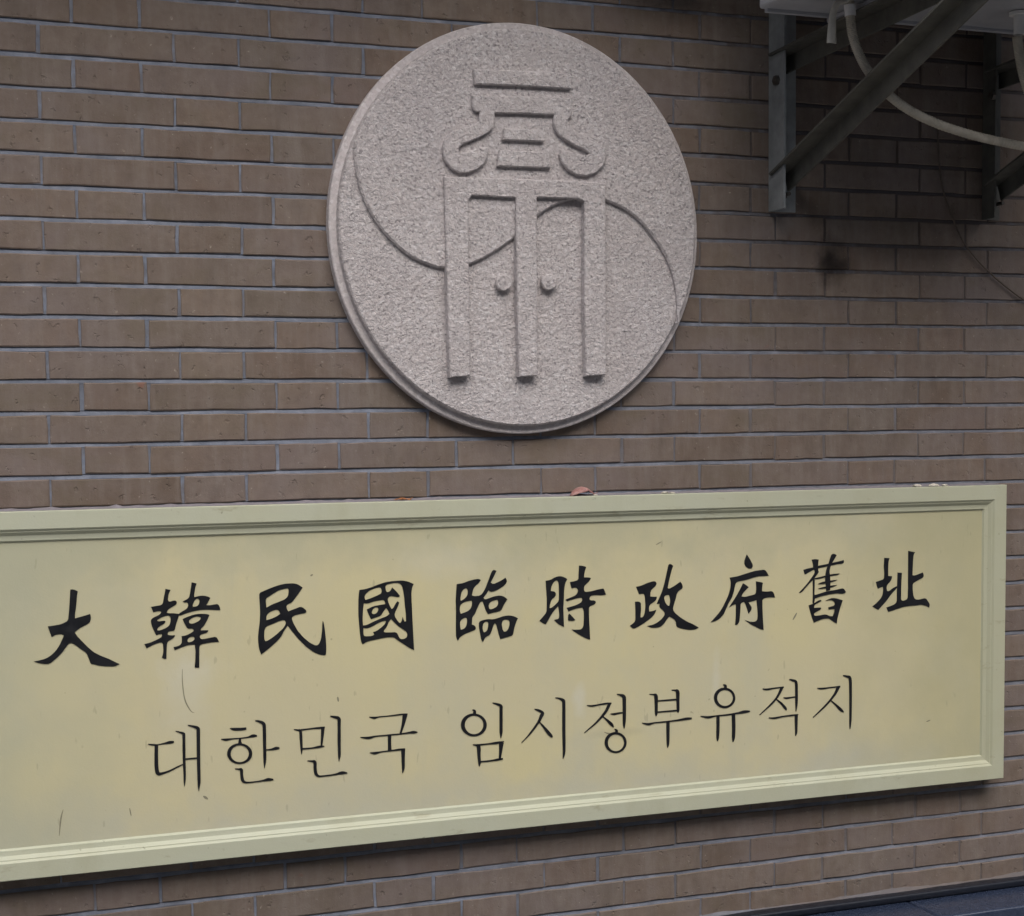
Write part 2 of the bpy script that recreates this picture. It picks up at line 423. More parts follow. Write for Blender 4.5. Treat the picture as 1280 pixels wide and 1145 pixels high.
bm = bmesh.new()
add_box(bm, (WX0, .0062, 0.0), (WX1, .24, zline(K_TOP)))
for k in range(K_TOP, K_BOT + 1):                       # weather-struck bed joints: deep at the top, almost flush at the bottom
    prev = None
    for i in range(71):
        x = WX0 + (WX1 - WX0) * i / 70; zc = zline(k) + random.uniform(-.0006, .0006); d = random.uniform(-.0006, .0006)
        cur = [bm.verts.new((x, .0048, zc + JH / 2 + .001)), bm.verts.new((x, .0032 + d, zc + JH * .22)), bm.verts.new((x, .0018 + d, zc - JH / 2 - .0004)), bm.verts.new((x, .0058, zc - JH / 2 - .0012))]
        if prev:
            for q in range(3): bm.faces.new((prev[q], cur[q], cur[q + 1], prev[q + 1]))
        prev = cur
mort = part('mortar_bed', recalc(bm), MMORT, wall)
bm = bmesh.new()
for k in range(K_TOP, K_BOT):                           # upright joints are filled nearly flush
    prev = None
    for i in range(141):
        x = WX0 + (WX1 - WX0) * i / 140; d = random.uniform(-.0003, .0003)
        cur = [bm.verts.new((x, .0023 + d, zline(k) - JH / 2 - .0004)), bm.verts.new((x, .0023 + d, zline(k + 1) + JH / 2 + .0004)), bm.verts.new((x, .0058, zline(k + 1) + JH / 2 + .0004))]
        if prev:
            for q in range(2): bm.faces.new((prev[q], cur[q], cur[q + 1], prev[q + 1]))
        prev = cur
recalc(bm)
part('upright_joints', bm, MMORTV, wall)

def brick_verts(L, H, rnd):
    """front face, chamfer ring, back ring; slightly uneven arrises"""
    hx, hz = L / 2, H / 2; n = 4 if L > .2 else 3
    out = []
    for i in range(n + 1): out.append((-hx + L * i / n, -hz))
    out.append((hx, 0))
    for i in range(n + 1): out.append((hx - L * i / n, hz))
    out.append((-hx, 0))
    j = [(x + rnd.uniform(-.0012, .0012), z + rnd.uniform(-.0011, .0011)) for x, z in out]
    ch = rnd.uniform(.0012, .0026)
    inner = []
    for x, z in j:
        inner.append((x - math.copysign(ch, x) * (abs(x) > hx * .93), z - math.copysign(ch, z) * (abs(z) > hz * .6)))
    return j, inner

def brick_into(bm, cx, cz, L, H, rnd, yo=0.0):
    j, inner = brick_verts(L, H, rnd)
    t = [rnd.uniform(-.0004, .0004) for _ in range(2)]
    def yy(x, z, b): return yo + b + t[0] * x / (L / 2) + t[1] * z / (H / 2)
    fr = [bm.verts.new((cx + x, yy(x, z, 0), cz + z)) for x, z in inner]
    md = [bm.verts.new((cx + x, yy(x, z, .0014), cz + z)) for x, z in j]
    bk = [bm.verts.new((cx + x, .03, cz + z)) for x, z in j]
    n = len(fr)
    bm.faces.new(fr)
    for a, b in ((fr, md), (md, bk)):
        for i in range(n):
            bm.faces.new((a[i], b[i], b[(i + 1) % n], a[(i + 1) % n]))

def shown(xa, xb, za, zb):
    n = 0
    for i in range(9):
        for k in range(4):
            x, y = proj((xa + (xb - xa) * (i + .5) / 9, 0, za + (zb - za) * (k + .5) / 4))
            if not (0 <= x <= 1280 and 0 <= y <= 1145): continue
            if x < 1256 and 640 - .0246 * x < y < 1101 - .1042 * x: continue
            if ((x - 641) / 228) ** 2 + ((y - 288) / 252) ** 2 < 1: continue
            if x > 950 and y < 12: continue
            n += 1
    return n

rnd = random.Random(3)
kinds = {}
for kname, L in (('s', .25 - JV), ('h', .125 - JV)):
    for q in range(9):
        b = bmesh.new(); brick_into(b, 0, 0, L, COURSE - JH, rnd); recalc(b)
        me = bpy.data.meshes.new('brick'); b.to_mesh(me); b.free(); me.materials.append(MB1)
        kinds[kname, q] = me
field = bmesh.new(); cand = []
for k in range(K_TOP, K_BOT):
    za, zb = zline(k + 1) + JH / 2, zline(k) - JH / 2
    off = 0.0 if k % 2 == 0 else -.1875
    i0 = int(math.floor((WX0 - off) / PER)) + 1
    for i in range(i0, int((WX1 - off) / PER)):
        a = off + i * PER
        for kn, x0, L in (('s', a, .25), ('h', a + .25, .125)):
            xa, xb = x0 + JV / 2, x0 + L - JV / 2
            s = shown(xa, xb, za, zb)
            cand.append((s, kn, (xa + xb) / 2, (za + zb) / 2, L - JV))
cand.sort(key=lambda c: -c[0])
nb = 0
for idx, (s, kn, cx, cz, L) in enumerate(cand):
    dx, dz, dy = rnd.uniform(-.0012, .0012), rnd.uniform(-.0008, .0008), rnd.uniform(-.0005, .0005)
    if s > 0 and idx < 298:
        o = bpy.data.objects.new('brick', kinds[kn, rnd.randrange(9)]); COL.objects.link(o); o.parent = wall
        o.location = (cx + dx - wall.location.x, dy, cz + dz); nb += 1
    else:
        brick_into(field, cx + dx, cz + dz, L, COURSE - JH, rnd, dy)
fo = part('brickwork', recalc(field), MB2, wall); fo['kind'] = 'stuff'
print('single bricks', nb, 'field', len(cand) - nb)

# ------------------------------------------------------------------ concrete canopy added above the view to darken the top courses
MCONC = simple_mat('stained_concrete', (.30, .29, .275), (.21, .205, .195), 4, .9, 0, .002)
cn = empty('shade_canopy', (2.4, 0, CAN_Z + Z0))
tag(cn, 'stained concrete slab added above the view to shade the top of the brick wall', 'shade canopy')
bm = bmesh.new(); add_box(bm, (CAN_X0, -CAN_P, CAN_Z + Z0), (4.4, .02, CAN_Z + .09 + Z0)); bevel(bm, .006, 2); part('slab', bm, MCONC, cn)
bm = bmesh.new(); add_box(bm, (CAN_X0 + .01, -CAN_P - .012, CAN_Z - .035 + Z0), (4.39, -CAN_P + .03, CAN_Z + .05 + Z0)); bevel(bm, .004, 2); part('slab_lip', bm, MCONC, cn)

# ------------------------------------------------------------------ unseen box added above the view to deepen the shade left of the unit
MSBOX = simple_mat('grey_enamel_sheet', (.30, .31, .31), (.24, .25, .25), 14, .5, 0, .0003)
mc = empty('shade_box', (1.26, 0, .24 + Z0)); tag(mc, 'grey steel box added above the view to shade the bricks beside the air conditioner', 'shade box')
bm = bmesh.new(); add_box(bm, (1.16, -.19, .24 + Z0), (1.36, -.001, .62 + Z0)); bevel(bm, .004, 2); part('case', bm, MSBOX, mc)
bm = bmesh.new(); add_box(bm, (1.168, -.197, .252 + Z0), (1.352, -.1885, .608 + Z0)); bevel(bm, .003, 2); dr = part('door', bm, MSBOX, mc)
bm = bmesh.new(); add_box(bm, (1.325, -.212, .42 + Z0), (1.338, -.196, .47 + Z0)); bevel(bm, .003, 2); part('handle', bm, MBOLT, dr)

# ------------------------------------------------------------------ black stone plinth under the brickwork
zp = zline(K_BOT) + .009
pl = empty('stone_plinth', (.9, 0, 0))
tag(pl, 'polished black stone plinth ledge along the foot of the brick wall', 'plinth')
bm = bmesh.new(); x0 = WX0
while x0 < WX1 - .01:
    b2 = bmesh.new(); add_box(b2, (x0 + .0012, -.155, .0), (x0 + .8988, .004, zp - .012)); bevel(b2, .008, 3)
    o = part('plinth_slab', b2, MBLACK, pl); smooth(o, 40)
    x0 += .9
bm.free()
bm = bmesh.new(); add_box(bm, (WX0, -.035, zp - .011), (WX1, .003, zp + .006)); bevel(bm, .006, 3)
smooth(part('back_bead', bm, MBEAD, pl), 40)
bm = bmesh.new(); n = 420; prev = None; h = .010
for i in range(n + 1):                                 # mortar fillet, uneven
    xa = WX0 + (WX1 - WX0) * i / n; h = max(.002, min(.008, h + rnd.uniform(-.002, .002)))
    cur = [bm.verts.new((xa, .002, zp + .006 + h)), bm.verts.new((xa, -.0035, zp + .005 + h * .75)), bm.verts.new((xa, -.009 - h * .5, zp + .004))]
    if prev:
        for k in range(2): bm.faces.new((prev[k], cur[k], cur[k + 1], prev[k + 1]))
    prev = cur
part('mortar_fillet', recalc(bm), MMORTV, pl)

# ------------------------------------------------------------------ granite medallion
DB, DL, DU, DE = .022, .038, .048, .0580
CXD, CZD, RB, RF, SV = .9505, -.3572 + Z0, .4068, .3903, 1.033
med = empty('stone_medallion', (CXD, 0, CZD))
tag(med, 'round pinkish grey granite medallion carved with a gate emblem over a swirl', 'medallion')

def ell(r, n=160, a0=0.0, a1=2 * math.pi, end=False):
    m_ = n + 1 if end else n
    return [(CXD + r * math.cos(a0 + (a1 - a0) * i / n), CZD + r * SV * math.sin(a0 + (a1 - a0) * i / n)) for i in range(m_)]
bm = bmesh.new(); prism(bm, [ell(RB)], -.004, DB, .002)
smooth(part('base_disc', recalc(bm), MGRANF, med), 30)
bm = bmesh.new(); prism(bm, [ell(RF)], DB - .002, DL, .003, .002)
smooth(part('lower_face', recalc(bm), MGRAN, med), 30)
S_PX = [(444, 180), (444.5, 205), (451, 237), (463, 265), (482, 292), (510, 318), (537, 331), (557, 335), (588, 330), (613, 318), (641, 299),
        (668, 274), (690, 258.5), (715, 250), (740, 247.5), (759, 251), (790, 267), (818, 297), (837, 330), (846, 364), (847.5, 396)]
sc = [(bp(x, y, DU)[0], bp(x, y, DU)[2]) for x, y in S_PX]
def rim_angle(p): return math.atan2((p[1] - CZD) / SV, p[0] - CXD)
a_l = rim_angle(sc[0]) - .05; a_r = rim_angle(sc[-1]) - .03
inner_r = RF - .0004
loop = [tuple(p) for p in catmull([ell(inner_r, 1, a_l, a_l + 1)[0]] + sc + [ell(inner_r, 1, a_r, a_r + 1)[0]], 6)]
loop += ell(inner_r, 90, a_r, a_l)[1:]
bm = bmesh.new(); prism(bm, [loop], DL - .001, DU, .0035)
smooth(part('upper_face', recalc(bm), MGRAN, med), 30)

def px_loop(pts, d): return [(bp(x, y, d)[0], bp(x, y, d)[2]) for x, y in pts]
def relief(name, pts, d1=DE, holes=(), d0=DL - .001, ch=.0022):
    bm = bmesh.new(); prism(bm, [px_loop(pts, d1)] + [px_loop(h, d1) for h in holes], d0, d1, ch)
    o = part(name, recalc(bm), MGRAN, med); smooth(o, 30); return o
def z1(pts, ox=540, oy=70, s=6.733): return [(ox + x / s, oy + y / s) for x, y in pts]
relief('top_bar', [(592.5, 86), (640, 87.5), (680, 89.5), (712, 91.5), (715.5, 96), (714.5, 111), (650, 107), (594, 105)])
# cornice with its two scrolls, one carved piece
left = z1([(345, 330), (340, 400), (352, 450), (378, 470), (405, 470), (400, 520), (380, 560), (330, 590), (230, 610), (150, 650), (105, 710),
           (92, 790), (105, 870), (160, 945), (230, 982), (300, 985), (380, 955), (440, 905), (470, 850), (478, 800), (468, 765), (420, 768), (340, 790), (280, 812), (240, 815), (226, 795),
           (235, 765), (270, 738), (330, 715), (400, 685), (460, 655), (515, 608), (530, 550), (530, 480)])
right = z1([(0, 482), (292, 495), (285, 545), (295, 610), (330, 665), (390, 710), (470, 755), (540, 785), (588, 822), (560, 838), (500, 828), (420, 800), (350, 790), (335, 830), (350, 890), (400, 955), (480, 1000), (560, 1010), (640, 985),
            (700, 930), (725, 870), (725, 810), (690, 750), (620, 700), (540, 665), (460, 625), (415, 575), (408, 535), (435, 500), (445, 440), (440, 375), (440, 350)], 650)
relief('scroll_cornice', left + right)
relief('middle_bar', [(631, 160), (679, 162), (681, 177), (629, 174.5)])
relief('middle_bar', [(625, 187), (686, 190), (689, 210), (622, 207.5)])
relief('gate', [(555.5, 221), (600, 222), (660, 224), (720, 226), (757, 229), (757.5, 300), (758, 400), (758, 468.5), (733, 470.5), (731, 380), (731, 300), (731, 252), (724, 248.8), (700, 247.6), (671.5, 246.8),
                (671.5, 300), (672, 400), (672, 470), (649.5, 471), (647, 380), (646, 300), (645.5, 247.2), (620, 245.8), (590, 244), (586, 250), (586, 300), (587, 400), (588, 470), (563, 472), (560.5, 400), (558, 310), (556.5, 250)])
for cx, cy in ((630.5, 353.5), (687, 352.5)):
    relief('boss', [(cx + 9.6 * math.cos(t * math.pi / 12), cy + 10.4 * math.sin(t * math.pi / 12)) for t in range(24)], DU + .004)

# ------------------------------------------------------------------ name board
sign = empty('name_board', ((XL + XR) / 2, 0, ZB))
tag(sign, 'long cream name board with pale green moulded frame and black lettering', 'sign')
SL = -.0025                                              # the board hangs a touch out of level
def sz(x, z): return z + SL * (x - 1.0)
PROF = [(0, -.004), (0, SD - .0015), (.0015, SD)] + [(w_, SD - q_) for w_, q_ in ((.0330, 0), (.0345, .0008), (.0372, .0038), (.0392, .0040), (.0402, .0048), (.0455, .0094), (.0468, .0098), (.0548, .0103), (.0556, .0108), (.0576, .0138))] + [(.0600, PD - .001)]
def frame_side(name, side):
    bm = bmesh.new(); ends = []
    for e in (0, 1):
        ring = []
        for w, d in PROF:
            x0_, x1_, z0_, z1_ = XL + w, XR - w, ZB + w, ZT - w
            P = {'top': ((x0_, z1_), (x1_, z1_)), 'bottom': ((x0_, z0_), (x1_, z0_)), 'left': ((x0_, z0_), (x0_, z1_)), 'right': ((x1_, z0_), (x1_, z1_))}[side][e]
            ring.append((P[0], -d, P[1]))
        ends.append(ring)
    N = 40 if side in ('top', 'bottom') else 8; rings = []
    for i in range(N + 1):
        t = i / N
        rings.append([bm.verts.new((a[0] + (b[0] - a[0]) * t, a[1], sz(a[0] + (b[0] - a[0]) * t, a[2] + (b[2] - a[2]) * t))) for a, b in zip(*ends)])
    for r0, r1 in zip(rings, rings[1:]):
        for i in range(len(PROF) - 1): bm.faces.new((r0[i], r0[i + 1], r1[i + 1], r1[i]))
    recalc(bm)
    c = sum((f.normal.y * f.calc_area() for f in bm.faces))
    if c > 0:
        for f in bm.faces: f.normal_flip()
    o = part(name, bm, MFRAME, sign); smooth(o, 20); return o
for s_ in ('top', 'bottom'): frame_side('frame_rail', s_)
for s_ in ('left', 'right'): frame_side('frame_stile', s_)
bm = bmesh.new(); N = 60; a = .0585
rows = []
for i in range(N + 1):
    x = XL + a + (XR - XL - 2 * a) * i / N
    rows.append([bm.verts.new((x, -PD, sz(x, ZB + a))), bm.verts.new((x, -PD, sz(x, ZT - a)))])
for r0, r1 in zip(rows, rows[1:]): bm.faces.new((r0[0], r1[0], r1[1], r0[1]))
recalc(bm)
for f in bm.faces:
    if f.normal.y > 0: f.normal_flip()
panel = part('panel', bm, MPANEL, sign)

# ------------------------------------------------------------------ lettering, traced stroke outlines (zoom origin, scale, shapes of [outer, holes...])
def T(s): 
    v = [float(q) for q in s.replace(';', ' ').split()]
    return [(v[i], v[i + 1]) for i in range(0, len(v), 2)]
HANJA = [
 (30, 720, 8.808, [["510 150;545 145;592 168;582 230;575 330;562 420;560 468;640 445;728 418;738 450;733 495;715 520;640 560;585 595;558 618;580 655;640 720;700 780;770 840;850 880;940 915;1020 955;1052 970;1000 995;910 995;830 988;770 972;735 970;715 910;685 845;640 815;580 770;540 745;508 735;480 760;430 830;370 895;285 965;240 970;170 962;110 942;160 932;240 910;290 880;350 825;390 765;425 690;440 650;400 638;350 645;305 672;285 620;262 555;330 545;400 533;450 512;485 490;495 400;503 280"]]),
 (165, 725, 9.542, [
  ["400 105;425 112;460 118;435 170;428 245;450 262;490 245;525 245;538 268;525 295;480 320;430 350;412 390;450 398;490 395;540 402;568 405;560 420;545 470;525 530;510 600;490 608;440 612;425 630;428 655;470 662;510 658;512 675;480 705;430 730;418 760;412 850;410 940;385 942;355 925;372 880;375 820;368 755;345 742;290 758;220 790;175 815;160 790;148 765;210 750;280 720;340 690;362 665;355 645;325 645;290 660;265 610;240 560;225 500;230 465;270 440;330 415;350 385;340 372;300 372;255 385;240 350;228 320;290 310;350 298;368 280;380 210;392 150",
   "300 478;350 445;410 425;445 422;462 450;458 510;440 550;400 575;340 600;305 602;298 585;330 550;380 525;402 498;395 485;360 488;310 495"],
  ["712 28;740 32;770 42;755 90;740 180;745 205;800 190;850 185;900 195;935 212;915 250;885 300;930 302;990 290;1025 285;1045 315;1055 358;1000 358;900 352;800 358;700 380;620 405;580 425;555 420;560 400;600 375;650 345;668 320;672 290;660 265;625 268;608 255;640 238;680 215;695 150;705 80",
   "755 230;785 218;805 235;805 270;790 305;760 318;728 318;722 300;738 260"],
  ["605 465;660 440;740 412;820 402;880 405;925 415;910 450;885 500;860 545;825 575;820 600;870 600;910 600;905 620;870 635;815 650;805 680;825 708;880 700;950 685;1000 675;1025 705;1038 738;980 740;900 750;830 765;805 785;803 880;803 1045;775 1048;748 1040;755 960;758 850;750 772;700 770;640 785;560 815;510 838;495 800;550 790;590 765;597 720;592 670;650 660;710 630;738 605;728 580;690 578;662 580;640 540;615 500",
   "690 470;740 440;790 432;820 445;815 475;780 500;730 520;690 520;675 500", "665 700;690 680;730 672;748 690;742 720;700 742;668 742;660 725"]]),
 (305, 715, 9.542, [["183 250;240 225;320 190;420 155;500 138;600 135;650 150;700 185;670 230;620 300;570 365;530 380;505 398;510 440;530 470;590 445;680 412;720 435;748 465;738 488;680 498;610 515;575 535;570 560;590 610;640 700;700 770;780 840;860 880;895 862;920 800;932 700;935 620;940 582;950 600;965 690;975 780;982 880;980 980;965 995;900 985;830 955;740 890;650 800;580 715;520 640;480 700;440 775;380 840;300 910;205 985;185 930;172 860;168 780;175 700;188 600;193 480;188 380;182 300",
   "258 320;330 270;420 215;490 198;525 195;535 225;525 290;490 325;420 355;340 385;268 425", "265 530;285 495;330 465;390 448;420 460;432 500;390 530;320 560;268 575", "245 690;265 650;340 620;420 585;475 570;498 590;500 620;470 670;400 735;330 790;265 828;245 815;240 760"]]),
 (425, 710, 9.542, [["232 262;310 250;380 228;450 200;540 170;640 155;740 148;810 160;880 190;862 230;852 290;855 400;862 550;868 680;875 800;885 980;840 960;770 915;700 870;640 825;560 828;480 842;390 862;320 880;270 912;250 870;240 790;230 690;220 560;220 400;225 310",
   "290 350;305 310;350 270;420 240;480 228;495 250;500 300;440 330;370 360;305 382",
   "540 215;560 195;640 178;700 178;735 200;750 250;765 330;775 450;788 560;788 635;770 640;748 585;735 640;715 658;690 635;650 570;655 535;690 460;708 410;685 398;660 430;635 480;615 490;590 440;570 390;570 360;600 332;650 340;700 350;715 332;670 275;622 230;605 270;575 290;550 280",
   "285 420;330 425;400 400;480 385;520 378;535 400;540 430;480 440;400 455;320 495;340 550;370 610;430 590;490 570;510 530;550 478;570 500;592 548;560 575;480 605;400 640;320 680;275 685;270 600;275 500",
   "380 520;400 480;435 465;460 480;455 515;430 545;400 552;380 540",
   "280 715;320 722;380 700;450 660;520 630;548 630;545 660;500 705;440 750;395 765;410 795;380 812;300 815;280 800",
   "610 608;640 640;690 690;750 730;800 765;805 810;785 840;740 852;710 840;690 790;670 765;600 768;530 768;520 750;560 700;580 645"]]),
 (550, 700, 9.542, [["200 288;280 275;340 250;420 230;470 225;487 240;465 275;420 310;395 350;382 420;410 432;480 425;515 390;550 320;580 240;605 170;628 120;650 118;675 130;650 180;620 240;605 268;635 288;690 265;740 240;782 212;798 240;798 268;760 310;700 350;640 375;600 382;582 360;550 410;518 450;535 472;590 455;650 432;720 422;770 438;805 468;770 520;730 605;680 620;620 632;572 645;550 610;530 550;510 495;485 495;460 540;435 600;415 650;385 680;380 770;410 778;428 800;425 832;380 850;300 880;240 920;212 962;192 920;190 800;192 600;188 480;195 360",
   "262 370;300 335;325 340;335 380;325 430;290 465;250 488;242 470;250 410", "240 540;280 505;340 488;378 485;385 510;378 560;350 600;300 625;248 642;235 600", "240 730;270 700;305 685;325 700;322 760;310 800;280 825;248 832;240 790", "580 530;600 500;650 480;685 475;698 500;690 545;650 575;600 592;582 570"],
  ["465 740;500 720;570 705;640 708;700 690;760 668;830 660;890 672;930 695;905 750;885 820;870 900;800 920;720 942;705 900;690 840;670 765;650 755;635 790;615 850;595 895;550 915;530 940;515 978;495 960;480 880;465 800",
   "510 780;525 745;560 732;580 750;575 800;560 850;525 865;508 830", "735 760;750 715;800 708;832 725;828 790;805 845;770 858;750 840"]]),
 (660, 695, 9.542, [["212 295;270 285;330 250;385 238;430 250;470 275;445 320;432 400;428 520;422 620;425 720;430 845;400 835;350 805;312 762;345 755;370 748;375 700;368 640;360 600;320 640;270 710;235 780;210 815;175 800;138 772;180 725;222 672;225 600;225 500;218 400",
   "300 320;335 288;360 300;368 350;370 450;370 535;330 580;280 620;258 622;265 560;285 515;320 490;335 460;328 430;300 420;272 418;278 370"],
  ["610 115;650 115;695 130;675 190;668 255;720 255;750 262;740 290;700 330;668 360;668 410;685 430;760 420;840 398;900 388;918 420;930 460;880 468;800 465;745 475;732 510;745 530;800 530;812 550;800 575;760 590;730 605;728 700;732 800;742 998;700 985;640 955;580 920;520 878;570 880;640 875;662 840;668 740;665 650;650 615;600 620;530 640;485 662;462 618;530 600;600 575;645 545;650 510;635 495;580 505;510 525;465 540;450 520;510 495;570 470;598 430;592 385;560 375;520 385;510 350;502 310;560 300;602 285;606 200"],
  ["490 685;520 710;565 765;530 775;480 770;478 720"]]),
 (775, 690, 9.542, [["192 415;260 400;330 368;410 345;438 362;432 400;390 435;365 470;362 530;400 535;440 532;435 570;400 600;355 630;345 665;350 710;390 705;432 690;420 730;380 780;300 840;220 890;162 918;140 900;120 880;160 850;185 820;185 700;180 595;215 588;250 602;252 680;245 780;275 780;295 740;305 650;300 560;295 510;275 495;228 502;212 460"],
  ["580 148;605 140;635 165;615 220;590 320;568 430;590 438;650 405;720 355;745 385;750 435;710 455;680 490;665 560;645 620;630 680;650 720;720 780;800 830;870 860;940 900;900 925;830 930;740 915;675 895;668 830;640 795;590 770;560 800;530 850;480 895;410 905;360 900;325 882;390 870;450 840;510 790;540 740;520 700;470 662;475 615;440 620;460 570;500 480;530 380;560 240",
   "525 530;550 515;585 512;598 550;600 600;590 640;570 642;545 610;530 570"]]),
 (875, 680, 9.542, [["560 125;580 155;610 205;632 250;625 285;600 296;565 285;535 255;528 215;545 160"],
  ["355 402;450 385;560 350;660 320;770 305;795 330;820 378;760 382;690 385;610 410;540 432;460 445;430 460;415 510;402 580;380 640;340 710;305 790;280 845;230 895;185 920;130 932;170 890;230 820;270 760;310 680;345 600;365 520;370 450"],
  ["515 468;545 485;582 515;545 550;510 590;495 625;540 632;600 615;665 598;672 560;672 500;668 445;705 450;750 462;742 510;740 562;800 568;865 560;885 595;895 638;840 635;790 640;745 658;745 760;750 880;760 1025;720 1015;660 985;600 955;540 908;590 925;650 930;685 910;690 850;685 760;675 668;620 685;575 695;605 730;620 765;605 800;580 830;568 790;545 720;525 690;485 705;482 800;470 930;445 965;420 965;428 880;430 720;400 722;350 755;390 690;430 630;470 560"]]),
 (980, 680, 11.45, [["280 370;340 350;420 335;500 310;600 290;700 268;780 250;855 230;860 265;840 282;760 290;680 308;600 325;500 345;420 370;340 415;300 438;288 405"],
  ["398 225;450 215;497 222;490 280;488 340;490 380;500 400;480 430;450 470;420 510;360 570;300 640;250 695;215 700;270 640;340 560;400 480;440 420;440 380;420 340;415 280"],
  ["685 142;725 140;755 160;725 210;690 270;665 330;650 390;660 450;665 560;660 660;605 670;600 600;590 520;595 430;610 360;640 280;660 210"],
  ["425 490;440 500;440 600;435 720;450 745;430 860;410 850;415 740;415 600;412 520"],
  ["430 492;520 470;600 450;700 428;800 422;770 445;690 455;600 475;520 495;440 508"], ["490 570;540 545;600 535;700 518;765 512;720 535;650 555;560 572;500 578"], ["490 638;550 618;650 600;760 585;720 608;640 630;560 640;500 645"],
  ["420 735;500 715;600 680;720 660;850 632;870 660;888 690;850 712;760 705;640 722;540 745;430 785"],
  ["355 878;430 850;500 805;530 800;535 815;490 840;440 868;430 890;430 915;480 910;530 910;530 935;480 960;435 985;425 1005;440 1030;520 1020;600 1005;650 1030;700 1035;720 980;725 930;680 930;640 935;635 905;690 890;725 880;730 840;700 805;650 800;600 812;640 790;700 770;760 780;840 805;815 880;785 980;765 1060;755 1135;730 1125;690 1095;640 1062;560 1070;490 1095;430 1125;405 1060;380 980"]]),
 (1075, 675, 11.45, [["350 255;425 260;410 300;405 400;405 515;460 518;455 560;430 600;390 640;380 690;390 730;420 732;470 690;530 660;530 690;480 740;430 800;380 870;310 950;262 1000;225 980;180 950;230 910;290 850;325 790;335 720;330 670;290 680;258 698;240 650;230 600;290 580;345 560;350 480;342 380"],
  ["540 465;602 470;595 560;590 700;588 850;600 868;640 868;685 840;690 700;690 500;692 300;692 155;740 165;790 175;768 210;760 300;755 420;752 505;790 508;850 485;900 465;915 500;905 540;850 565;790 600;755 625;755 720;765 800;785 845;830 855;880 845;940 830;970 870;1002 920;990 965;950 945;880 925;800 938;700 945;620 958;540 985;470 1010;405 1028;390 990;380 965;440 945;500 920;530 880;530 750;535 600"]]),
]
